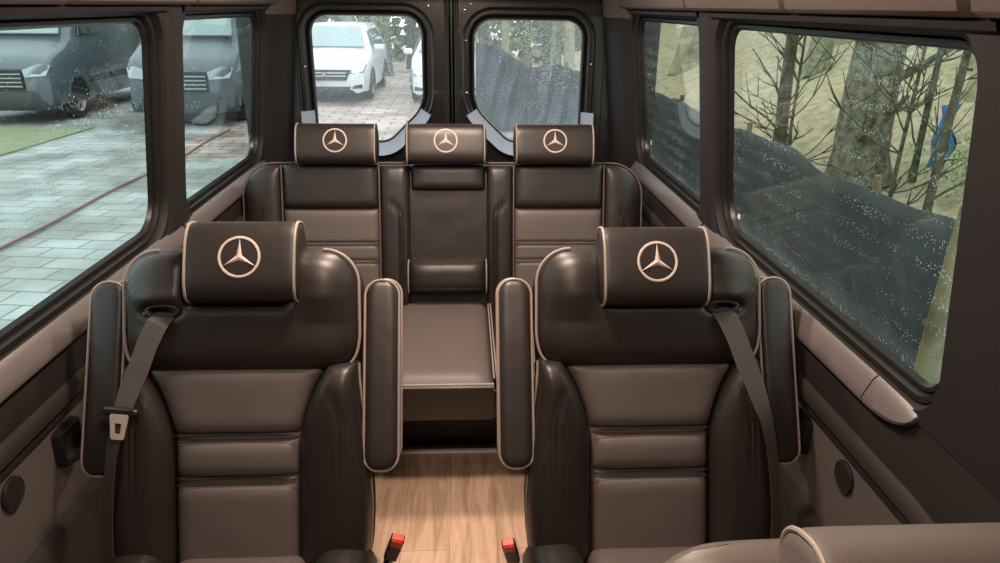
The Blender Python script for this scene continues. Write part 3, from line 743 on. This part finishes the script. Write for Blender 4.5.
# ================================================================== OUTSIDE
G = -.62       # yard level
def yard_mat():
    m = bpy.data.materials.new('wet concrete pavers'); m.use_nodes = True; nt = m.node_tree; b = nt.nodes['Principled BSDF']; L = nt.links.new; N = nt.nodes.new
    tc = N('ShaderNodeTexCoord'); sx = N('ShaderNodeSeparateXYZ'); L(tc.outputs['Object'], sx.inputs[0])
    def brick(w, h, c1, c2, mo, ms, rot=0):
        mp = N('ShaderNodeMapping'); mp.inputs['Rotation'].default_value = (0, 0, rot); L(tc.outputs['Object'], mp.inputs['Vector'])
        br = N('ShaderNodeTexBrick'); br.inputs['Scale'].default_value = 1; br.inputs['Brick Width'].default_value = w; br.inputs['Row Height'].default_value = h
        br.inputs['Mortar Size'].default_value = ms; br.inputs['Color1'].default_value = (*c1, 1); br.inputs['Color2'].default_value = (*c2, 1); br.inputs['Mortar'].default_value = (*mo, 1)
        br.inputs['Mortar Smooth'].default_value = .3
        L(mp.outputs[0], br.inputs['Vector']); return br
    A = brick(.44, .27, (.47, .50, .49), (.36, .39, .385), (.19, .20, .20), .012, .12)
    B = brick(.55, .30, (.60, .46, .42), (.50, .38, .35), (.27, .20, .18), .028, 0)
    n = N('ShaderNodeTexNoise'); n.inputs['Scale'].default_value = 1.3; n.inputs['Detail'].default_value = 5; L(tc.outputs['Object'], n.inputs['Vector'])
    r = N('ShaderNodeValToRGB'); r.color_ramp.elements[0].position = .38; r.color_ramp.elements[0].color = (.60, .57, .50, 1); r.color_ramp.elements[1].position = .6; r.color_ramp.elements[1].color = (1.1, 1.1, 1.1, 1)
    L(n.outputs['Fac'], r.inputs['Fac'])
    # two laying patterns meet on a line behind the van
    gt = N('ShaderNodeMath'); gt.operation = 'GREATER_THAN'; gt.inputs[1].default_value = -4.6
    ad = N('ShaderNodeMath'); ad.operation = 'MULTIPLY_ADD'; ad.inputs[1].default_value = 0.0; L(sx.outputs['Y'], ad.inputs[0]); L(sx.outputs['X'], ad.inputs[2]); L(ad.outputs[0], gt.inputs[0])
    gy = N('ShaderNodeMath'); gy.operation = 'GREATER_THAN'; gy.inputs[1].default_value = 11; L(sx.outputs['Y'], gy.inputs[0])
    an = N('ShaderNodeMath'); an.operation = 'MULTIPLY'; L(gt.outputs[0], an.inputs[0]); L(gy.outputs[0], an.inputs[1])
    m1 = N('ShaderNodeMix'); m1.data_type = 'RGBA'; L(an.outputs[0], m1.inputs[0]); L(A.outputs['Color'], m1.inputs[6]); L(B.outputs['Color'], m1.inputs[7])
    m2 = N('ShaderNodeMix'); m2.data_type = 'RGBA'; m2.blend_type = 'MULTIPLY'; m2.inputs[0].default_value = 1; L(m1.outputs[2], m2.inputs[6]); L(r.outputs['Color'], m2.inputs[7])
    L(m2.outputs[2], b.inputs['Base Color'])
    rr = N('ShaderNodeMapRange'); rr.inputs[1].default_value = .4; rr.inputs[2].default_value = .6; rr.inputs[3].default_value = .4; rr.inputs[4].default_value = .7; L(n.outputs['Fac'], rr.inputs[0]); L(rr.outputs[0], b.inputs['Roughness'])
    return m
M['yard'] = yard_mat()
gb = MB(); gb.box(-40, 3.2, -8, 60, G - .2, G); o = gb.build('ground', M['yard'], smooth=False); struct(o)
M['mat_green'] = mat('green turf mat', (.30, .33, .19), .9, noise_amt=.2, nscale=9, bump=.5, bscale=60)
gb = MB(); P = [(-16, 10.3), (-6.9, 10.75), (-6.75, 13.8), (-17, 13.8)]
rows = [[(x, y, z) for x, y in P] for z in (G, G + .03)]
gb.grid(rows, closed_v=True); o = len(gb.v); gb.v += [(x, y, G + .03) for x, y in P]; gb.f.append((o, o + 1, o + 2, o + 3))
tag(gb.build('turf_mat', M['mat_green'], smooth=False), 'flat green mat lying on the wet pavers before the parked dark vans', 'mat')
M['hose'] = mat('red hose', (.24, .11, .10), .5)
hz = MB(); pts = []
for i in range(60):
    y = lerp(1.5, 13.6, i / 59); pts.append((-4.25 + .05 * sin(y * .7) + .03 * sin(y * 1.9) - (.25 * max(0, (y - 13) / 4) ** 2 * .2), y, G + .02))
hz.tube(pts, .014, 6); tag(hz.build('garden_hose', M['hose']), 'long thin red-brown hose lying along the paving left of the van', 'hose')

M['van_paint'] = mat('dark grey van paint', (.12, .145, .165), .3, coat=.6)
M['van_paint_white'] = mat('white car paint', (.80, .82, .84), .3, coat=.6)
M['car_glass'] = mat('car window glass', (.10, .15, .16), .08, coat=.5)
M['windshield_pale'] = mat('windshield with painted reflection', (.33, .42, .42), .1, coat=.5)  # pale sky reflection painted into the base colour of the glass
M['tyre'] = mat('tyre rubber', (.018, .018, .02), .8)
M['wheel_rim'] = mat('wheel rim', (.45, .46, .48), .35, metal=.8)
M['grille'] = mat('grille plastic', (.018, .02, .022), .4)
M['headlamp'] = mat('headlamp lens', (.46, .52, .56), .12, coat=.6)
M['headlamp_dark'] = mat('clear headlamp lens', (.20, .23, .25), .15, coat=.6)
M['bumper'] = mat('bumper plastic', (.055, .062, .068), .55)
def wheel(root, x, y, r, w, sx):
    m = MB(); ang = [2 * pi * k / 28 for k in range(28)]
    m.grid([[(x + sx * dx, y + rr * cos(a), r + rr * sin(a)) for a in ang] for dx, rr in ((-w, .3 * r), (-w, r * .93), (-w + .02, r), (-.02, r), (0, r * .93), (0, r * .64), (-.03, r * .62))], closed_v=True)
    t = m.build('wheel', M['tyre'], root)
    m = MB()
    m.grid([[(x + sx * dx, y + rr * cos(a), r + rr * sin(a)) for a in ang] for dx, rr in ((-.004, r * .65), (.004, r * .62), (-.03, r * .55), (-.05, r * .5))], closed_v=True)
    for k in range(5):
        a = 2 * pi * k / 5 + .3; d = Vector((0, cos(a), sin(a))); e = Vector((0, -sin(a), cos(a)))
        c = Vector((x, y, r)); p = [c + d * r * .12 + e * r * .09, c + d * r * .6 + e * r * .06, c + d * r * .6 - e * r * .06, c + d * r * .12 - e * r * .09]
        o = len(m.v); m.v += [tuple(q + Vector((sx * h, 0, 0))) for h in (-.03, -.006) for q in p]
        m.f += [(o, o + 1, o + 2, o + 3), (o + 4, o + 5, o + 6, o + 7)] + [(o + i, o + (i + 1) % 4, o + 4 + (i + 1) % 4, o + 4 + i) for i in range(4)]
    m.grid([[(x + sx * dx, y + rr * cos(a), r + rr * sin(a)) for a in ang] for dx, rr in ((-.03, r * .16), (0, r * .14), (.0, .001))], closed_v=True)
    m.build('rim', M['wheel_rim'], t)
def vehicle(name, loc, rz, label, cat, paint, prof, W, belt, parts, wheels, wr, group=None, pale=False):
    """prof: list of stations along y: (y, z_bottom, z_top, half_width, tumblehome top half width); front at y=0 facing -y"""
    root = empty(name, loc, rz); tag(root, label, cat, group)
    m = MB(); rows = []
    for (y, zb, zt, hw, ht) in prof:
        zm = min(belt, zt - .06); sec_ = []
        half = [(hw * .80, zb), (hw * .96, zb + .05), (hw, lerp(zb, zm, .35)), (hw, lerp(zb, zm, .75)), (hw * .985, zm), (lerp(hw, ht, .35), lerp(zm, zt, .35)), (lerp(hw, ht, .85), lerp(zm, zt, .82)), (ht * .93, zt - .02), (ht * .72, zt), (0, zt + .012)]
        sec_ = [(-x, z) for x, z in half[:-1]] + [half[-1]] + [(x, z) for x, z in half[:-1]][::-1]
        rows.append([(x, y, z) for x, z in sec_])
    m.grid(rows)
    for rr in (rows[0], rows[-1]):
        o = len(m.v); m.v += rr; m.f.append(tuple(range(o, o + len(rr))))
    m.build('body', paint, root, auto=50)
    for s_ in (-1, 1):
        for y in wheels: wheel(root, s_ * (W / 2 - .01), y, wr, .22, s_)
        # wheel arches
        for y in wheels:
            a = MB(); a.tube([(s_ * (W / 2 - .005), y + (wr + .06) * cos(t), wr + (wr + .06) * sin(t)) for t in [pi * i / 16 for i in range(17)]], .035, 6); a.build('wheel_arch', M['bumper'], root)
            a = MB(); rows = [[(s_ * (W / 2 + dx), y + rr * cos(t), wr + rr * sin(t)) for t in [pi * i / 16 for i in range(-1, 18)]] for dx, rr in ((.003, wr + .06), (.002, .02))]
            a.grid(rows); a.build('arch_liner', M['tyre'], root)
    return root
def add_poly(root, name, matl, pts, d=(0, -.02, 0), bevel=.004):
    m = MB(); n = len(pts); m.v = [tuple(p) for p in pts] + [tuple(Vector(p) + Vector(d)) for p in pts]
    m.f = [tuple(range(n)), tuple(range(n, 2 * n))] + [(i, (i + 1) % n, n + (i + 1) % n, n + i) for i in range(n)]
    return m.build(name, matl, root, smooth=False, bevel=bevel)
def cargo_van(loc, rz, label):
    prof = [(0.0, .42, .95, .80, .74), (.06, .30, 1.08, .93, .86), (.30, .28, 1.20, .98, .90), (.75, .28, 1.34, .99, .90), (1.0, .28, 1.45, .99, .86), (1.75, .28, 2.35, .99, .80), (2.2, .28, 2.58, .99, .82), (2.6, .28, 2.64, .99, .84), (4, .28, 2.66, .99, .85), (5.8, .30, 2.64, .98, .84), (5.92, .35, 2.5, .95, .82)]
    root = vehicle('cargo_van', loc, rz, label, 'van', M['van_paint'], prof, 1.98, 1.45, None, (.98, 4.6), .36, 'dark vans parked on the yard')
    # windshield
    add_poly(root, 'windshield', M['windshield_pale'], [(-.80, .99, 1.52), (.80, .99, 1.52), (.70, 1.70, 2.33), (-.70, 1.70, 2.33)], (0, -.03, .025))
    for s_ in (-1, 1):
        add_poly(root, 'side_window', M['car_glass'], [(s_ * .985, 1.35, 1.50), (s_ * .985, 2.25, 1.50), (s_ * .90, 2.25, 2.15), (s_ * .91, 1.75, 2.15)], (s_ * .02, 0, 0))
        add_poly(root, 'headlight', M['headlamp'], [(s_ * .50, .0, .96), (s_ * .53, -.01, .83), (s_ * .90, .02, .86), (s_ * .96, .14, 1.03), (s_ * .78, .03, 1.06)], (0, -.03, .0), .008)
        m = MB(); m.box(min(s_ * 1.0, s_ * 1.18), max(s_ * 1.0, s_ * 1.18), 1.42, 1.50, 1.50, 1.78); m.build('mirror', M['bumper'], root, bevel=.03)
        m = MB(); m.box(min(s_ * .985, s_ * 1.0), max(s_ * .985, s_ * 1.0), 1.5, 5.6, .62, .74); m.build('side_moulding', M['bumper'], root, bevel=.006)
    m = MB(); m.box(-.50, .50, -.045, .03, .62, .97); g = m.build('grille', M['grille'], root, bevel=.02)
    for z in (.68, .75, .82, .89):
        m = MB(); m.box(-.47, .47, -.058, -.04, z - .012, z + .012); m.build('grille_bar', M['wheel_rim'], g, bevel=.004)
    surf = lambda u, s, lift: (u, -.062 - lift * 6, .79 + s)
    root.scale = (.98, 1, 1.04)
    e = emblem(g, surf, 0, 0, .10, 'star_badge'); e.data.materials[0] = M['chrome']
    m = MB(); rows = [[(x, -.03 - .05 * (1 - (abs(x) / .99) ** 3) + .22 * (abs(x) / .99) ** 4 + dy, z) for x in [-.99 + .11 * i for i in range(19)]] for dy, z in ((.04, .26), (0, .30), (-.02, .42), (0, .56), (.05, .60))]
    m.grid(rows); m.build('bumper', M['bumper'], root)
    return root
cargo_van((-8.5, 14.1, G), radians(2), 'dark grey van parked at the far left, grille cut by the window edge')
cargo_van((-5.12, 13.9, G), radians(4), 'dark grey van parked behind the small left rear window')

def minivan(loc, rz, label):
    prof = [(0.0, .30, .72, .78, .70), (.05, .22, .84, .90, .82), (.35, .20, .98, .97, .88), (.9, .20, 1.09, 1.0, .88), (1.15, .20, 1.17, 1.0, .84), (2.0, .20, 1.66, 1.0, .70), (2.5, .20, 1.74, 1.0, .70), (4.4, .20, 1.72, 1.0, .70), (5.05, .25, 1.2, .96, .8), (5.15, .35, .9, .9, .8)]
    root = vehicle('minivan', loc, rz, label, 'car', M['van_paint_white'], prof, 2.0, 1.08, None, (.95, 3.95), .34, 'white cars parked behind the van')
    add_poly(root, 'windshield', M['windshield_pale'], [(-.82, 1.17, 1.20), (.82, 1.17, 1.20), (.64, 1.97, 1.64), (-.64, 1.97, 1.64)], (0, -.02, .03))
    for s_ in (-1, 1):
        add_poly(root, 'side_window', M['car_glass'], [(s_ * .985, 1.6, 1.14), (s_ * .985, 3.9, 1.14), (s_ * .78, 3.8, 1.58), (s_ * .78, 2.15, 1.58)], (s_ * .03, 0, .01))
        add_poly(root, 'headlight', M['headlamp_dark'], [(s_ * .55, .03, .72), (s_ * .58, .02, .66), (s_ * .92, .06, .70), (s_ * .97, .3, .86), (s_ * .80, .12, .84)], (0, -.04, .008), .01)
        add_poly(root, 'fog_lamp', M['grille'], [(s_ * .62, .0, .34), (s_ * .86, .05, .34), (s_ * .86, .05, .44), (s_ * .66, .0, .40)], (0, -.04, 0), .006)
        m = MB(); m.box(min(s_ * 1.0, s_ * 1.26), max(s_ * 1.0, s_ * 1.26), 1.42, 1.56, 1.12, 1.27); m.build('mirror', M['van_paint_white'], root, bevel=.05)
    add_poly(root, 'grille', M['grille'], [(-.60, .0, .76), (-.50, -.01, .52), (.50, -.01, .52), (.60, .0, .76)], (0, -.035, 0), .01)
    for z in (.62, .69): 
        m = MB(); m.box(-.50, .50, -.05, -.02, z - .012, z + .012); m.build('grille_bar', M['chrome'], root, bevel=.004)
    add_poly(root, 'lower_intake', M['grille'], [(-.60, .0, .38), (-.55, -.01, .27), (.55, -.01, .27), (.60, .0, .38)], (0, -.03, 0), .01)
    m = MB(); m.tube([(-.045, -.055, .60), (-.04, -.055, .71)], .008, 6); m.tube([(.045, -.055, .60), (.04, -.055, .71)], .008, 6); m.tube([(-.04, -.055, .65), (.04, -.055, .65)], .008, 6); m.build('badge', M['chrome'], root)
    return root
minivan((-3.18, 17.6, G), radians(0), 'white minivan facing the van, seen through the left rear door window')
minivan((-.34, 17.4, G), radians(0), 'white car seen half behind the centre of the rear doors').scale = (.86, .9, .94)

# ---- fence with dark cloth, tarp, bank and trees
M['cloth'] = mat('dark fence cloth', (.050, .060, .062), .75, noise_amt=.35, nscale=3, bump=.4, bscale=30)
M['tarp'] = mat('grey mesh tarp', (.05, .058, .07), .6, noise_amt=.4, nscale=4, bump=.3, bscale=40)
m = MB(); rows = []
for i in range(70):
    y = lerp(-2, 13.3, i / 69); top = -1.19 + 1.58 + .03 * sin(y * 2.1) + .02 * sin(y * 5.3)
    rows.append([(2.95 + .03 * sin(y * 3 + z * 2) + .12 * (1 - (z - G) / 1.0), y, z) for z in [lerp(G, top, k / 8) for k in range(9)]])
    rows[-1] = [(1.75 + .06 * sin(y * 2.3), y, G + .015), (2.4, y, G + .05 + .02 * sin(y * 4)), (2.8, y, G + .04)] + rows[-1]
m.grid(rows); 
r2 = [[(x + .02, y, z) for x, y, z in r] for r in rows]; m.grid(r2); m.grid([[a[-1] for a in rows], [a[-1] for a in r2]])
fr = m.build('silt_fence', M['cloth'], auto=0); tag(fr, 'long low black cloth fence running beside the right windows', 'fence')
M['wood_post'] = mat('weathered post', (.20, .16, .11), .8, noise_amt=.3, nscale=30)
for y in (0, 2.6, 5.2, 7.8, 10.4, 12.9):
    p = MB(); p.tube([(3.16, y, G), (3.16, y, .42)], .03, 8); p.build('post', M['wood_post'], fr)
m = MB(); rows = []
tops = interp([(-.25, 1.3), (.3, .92), (.75, .84), (1.25, .50), (1.8, .57), (2.2, .46), (3.2, .25)])
for i in range(60):
    x = lerp(.28, 2.85, i / 59); y0 = lerp(14.3, 13.55, (x - .28) / 2.6)
    rows.append([(x, y0 + .10 * sin(x * 7 + z * 3) + .07 * sin(x * 19 - z * 5) + .10 * noise.noise(Vector((x * 3, z * 3, 0))) - .5 * (1 - (z - G) / (tops(x) - G)) ** 2, z) for z in [lerp(G, tops(x), k / 14) for k in range(15)]])
m.grid(rows); r2 = [[(x, y + .03, z) for x, y, z in r] for r in rows]; m.grid(r2)
tp = m.build('tarp', M['tarp'], auto=0); tag(tp, 'crumpled dark tarp draped over the fence behind the right rear door', 'tarp')
for x, y in ((.4, 14.4), (1.2, 14.2), (2.0, 13.95), (2.8, 13.75)):
    p = MB(); p.tube([(x, y + .12, G), (x, y + .12, tops(x) + .1)], .04, 8); p.build('pole', M['wood_post'], tp)

M['leaf_litter'] = mat('leaf litter bank', (.50, .44, .30), .9, col2=(.30, .27, .17), nscale=7, bump=1, bscale=25)
m = MB(); rows = []
for i in range(60):
    y = lerp(-8, 60, i / 59); rows.append([(x, y, G + .35 * (x - 3.1) + .15 * sin(y * .8 + x) + .25 * noise.noise(Vector((x * .7, y * .7, 0)))) for x in [3.1, 3.5, 4, 5, 6, 7.5, 9, 12, 16, 22]])
m.grid(rows); struct(m.build('ground', M['leaf_litter']))
bark = [mat('mottled bark %d' % i, c, .9, col2=c2, nscale=ns, bump=1, bscale=18) for i, (c, c2, ns) in enumerate((((.22, .22, .15), (.06, .065, .05), 12), ((.42, .38, .25), (.26, .24, .16), 6), ((.34, .36, .26), (.16, .17, .12), 9), ((.12, .12, .08), (.04, .045, .03), 10)))]
M['leaves'] = mat('green leaves', (.12, .20, .06), .7, noise_amt=.4, nscale=5)
M['leaves_olive'] = mat('olive leaves', (.26, .28, .15), .7, noise_amt=.4, nscale=5)
def tree(x, y, z, h, r, lean, mt, label, nb=6, leaves=0, lm=None, name='tree', group='bare trees behind the fence', bl=1.2):
    root = empty(name, (x, y, z)); tag(root, label, 'tree', group)
    t = MB(); pts = []; n = 14
    for i in range(n):
        q = i / (n - 1); pts.append((lean[0] * q + .06 * r * 8 * sin(q * 5 + x), lean[1] * q + .3 * r * cos(q * 4 + y), h * q - .15))
    t.tube(pts, [r * (1.25 if i == 0 else 1 - .45 * i / n) for i in range(n)], 12)
    t.build('trunk', mt, root)
    if nb:
        b_ = MB()
        for k in range(nb):
            i = random.randint(1, n - 3); p = Vector(pts[i]); a = random.uniform(0, 2 * pi); L_ = random.uniform(.5, 1) * bl
            d = Vector((cos(a), sin(a), random.uniform(.1, .9))).normalized(); q = [p]
            for s in range(6):
                d = (d + Vector((random.uniform(-.3, .3), random.uniform(-.3, .3), random.uniform(-.1, .25)))).normalized(); q.append(q[-1] + d * L_ / 6)
            b_.tube(q, [r * .22 * (1 - s / 7.5) + .004 for s in range(7)], 5)
            for tw in range(3):
                s0 = random.randint(2, 5); d2 = (d + Vector((random.uniform(-1, 1), random.uniform(-1, 1), random.uniform(-.5, .6)))).normalized()
                b_.tube([q[s0], q[s0] + d2 * L_ * .2, q[s0] + d2 * L_ * .4 + Vector((0, 0, .04))], [.010, .006, .003], 4)
        b_.build('branches', mt, root)
    if leaves:
        l = MB()
        for k in range(leaves):
            c = Vector((random.gauss(lean[0] * .7, bl * .55), random.gauss(lean[1] * .7, bl * .55), random.uniform(.15, 1) * h)); a = Vector((random.gauss(0, 1), random.gauss(0, 1), random.gauss(0, 1))).normalized(); b2 = a.orthogonal().normalized(); s = random.uniform(.03, .08)
            o = len(l.v); l.v += [tuple(c - a * s), tuple(c + b2 * s * .5), tuple(c + a * s), tuple(c - b2 * s * .5)]; l.f.append((o, o + 1, o + 2, o + 3))
        l.build('foliage', lm, root, smooth=False)
    return root
gz = lambda x: G + .35 * max(0, x - 3.1)
# near trunk just outside the right window
tree(1.462, 1.85, G, 1.84, .052, (.0, .02), bark[2], 'pale leaning tree stump close outside the large right window', nb=0, name='tree_stump', group=None)
# behind the right fence
tree(4.6, 7.75, gz(4.6), 4.5, .30, (-.1, 1.0), bark[0], 'thick dark mottled trunk in the middle of the large right window', nb=10, leaves=0)
tree(4.4, 9.7, gz(4.4), 4.5, .09, (-.1, .2), bark[3], 'thin dark trunk left of the thick one, seen in the large right window', nb=12)
tree(4.9, 7.45, gz(4.9), 4.0, .035, (.0, .1), bark[3], 'very thin bare sapling right of the thick mottled trunk', nb=8)
tree(4.3, 6.2, gz(4.3), 4.0, .04, (.1, .1), bark[3], 'bare sapling beside the blue sheet', nb=12)
tree(3.7, 14.8, gz(3.7), 5, .22, (0, .2), bark[0], 'ivy-dark trunk at the left edge of the small right rear window', nb=5)
tree(5.4, 17.6, gz(5.4), 5, .30, (.2, .2), bark[1], 'tan trunk in the small right rear window', nb=4)
tree(4.0, 8.6, gz(4.0), 2.6, .022, (.2, .5), bark[3], 'tangle of thin bare twigs left of the thick mottled trunk', nb=26, name='bare_shrub', bl=1.1)
tree(4.1, 6.5, gz(4.1), 2.4, .022, (.2, .3), bark[3], 'tangle of thin bare twigs at the right edge of the large right window', nb=26, name='bare_shrub', bl=1.0)
# the bank is backed by pale trunks and undergrowth
for k in range(9):
    tree(6.5 + (k % 3) * 1.1, 4.5 + k * 1.5, gz(6.5 + (k % 3) * 1.1), 5, .22 + .12 * (k % 3), (.1, .2), bark[1 if k % 2 else 2], 'pale mossy tree trunk up on the leafy bank to the right', nb=4)
# tree line behind the rear doors
for k in range(26):
    x = -9 + k * .56 + random.uniform(-.12, .12); y = 26 + random.uniform(-2, 3)
    tree(x, y, G, 7, random.uniform(.06, .2), (random.uniform(-.3, .3), 0), bark[(k * 7) % 4], 'slender tree in the wood behind the parked cars', nb=5, leaves=260, lm=(M['leaves_olive'] if k % 3 else M['leaves']), group='trees in the wood behind the cars', bl=.5)
M['blue'] = mat('blue sheet', (.03, .22, .62), .5)
m = MB(); rows = []
for i in range(16):
    q = i / 15; rows.append([(4.95 + .05 * sin(q * 9 + a * 5), 7.2 + lerp(.16, -.14, a) * (1.15 - .5 * q) + .04 * sin(q * 9), lerp(.02, .66, q) + .06 * a) for a in [k / 8 for k in range(9)]])
m.grid(rows); m.grid([[(x + .02, y, z) for x, y, z in r] for r in rows]); tag(m.build('tarpaulin', M['blue'], auto=0), 'small bright blue sheet hanging among bare branches on the bank', 'tarpaulin')
M['grass'] = mat('fresh green undergrowth', (.16, .34, .09), .8, noise_amt=.3, nscale=10)
m = MB()
for k in range(2600):
    c = Vector((random.uniform(4.5, 5.6), random.uniform(6.0, 7.1), 0)); c.z = gz(c.x) + random.uniform(0, .45); s = random.uniform(.03, .09)
    a = Vector((random.gauss(0, .5), random.gauss(0, .5), 1)).normalized(); b2 = a.orthogonal().normalized(); o = len(m.v)
    m.v += [tuple(c - b2 * s * .15), tuple(c + b2 * s * .15), tuple(c + a * s)]; m.f.append((o, o + 1, o + 2))
tag(m.build('undergrowth', M['grass'], smooth=False), 'fresh green undergrowth on the bank below the blue sheet', 'plants', kind='stuff')
m = MB()
for k in range(9000):
    c = Vector((random.uniform(-24, 12), random.uniform(31, 35), G + random.uniform(0, 5))); a = Vector((random.gauss(0, 1), random.gauss(0, 1), random.gauss(0, 1))).normalized(); b2 = a.orthogonal().normalized(); s = random.uniform(.12, .34); o = len(m.v)
    m.v += [tuple(c - a * s), tuple(c + b2 * s * .7), tuple(c + a * s), tuple(c - b2 * s * .7)]; m.f.append((o, o + 1, o + 2, o + 3))
tag(m.build('thicket', M['leaves_olive'], smooth=False), 'dense olive thicket filling the view far behind the cars', 'plants', kind='stuff')

# ================================================================== LIGHT, WORLD, CAMERA
w = bpy.data.worlds.new('World'); sc.world = w; w.use_nodes = True; nt = w.node_tree; bg = nt.nodes['Background']
tc = nt.nodes.new('ShaderNodeTexCoord'); nz = nt.nodes.new('ShaderNodeTexNoise'); nz.inputs['Scale'].default_value = 1.5; nt.links.new(tc.outputs['Generated'], nz.inputs['Vector'])
rp = nt.nodes.new('ShaderNodeValToRGB'); rp.color_ramp.elements[0].color = (.78, .88, .93, 1); rp.color_ramp.elements[1].color = (.93, .97, 1, 1); nt.links.new(nz.outputs['Fac'], rp.inputs['Fac']); nt.links.new(rp.outputs['Color'], bg.inputs['Color'])
bg.inputs['Strength'].default_value = 2.45

cam = bpy.data.cameras.new('camera'); co = bpy.data.objects.new('camera', cam); C.objects.link(co)
cam.sensor_width = 36; cam.lens = 36 * .722; cam.clip_start = .02; cam.clip_end = 300
YAW, PIT, ROLL = radians(2.99), radians(20.92), radians(.7)
f = Vector((sin(YAW) * cos(PIT), cos(YAW) * cos(PIT), -sin(PIT))); rt = Vector((cos(YAW), -sin(YAW), 0)); dn = f.cross(rt)
c_, s_ = cos(ROLL), sin(ROLL)
r0 = rt * c_ - dn * s_; r1 = rt * s_ + dn * c_
Mt = Matrix((r0, -r1, -f)).transposed().to_4x4(); Mt.translation = (.053, 0, 1.58); co.matrix_world = Mt
sc.camera = co
vs = sc.view_settings; sc.display_settings.display_device = 'sRGB'; vs.view_transform = 'Standard'; vs.look = 'None'; vs.exposure = 0; vs.gamma = 1; vs.use_curve_mapping = False
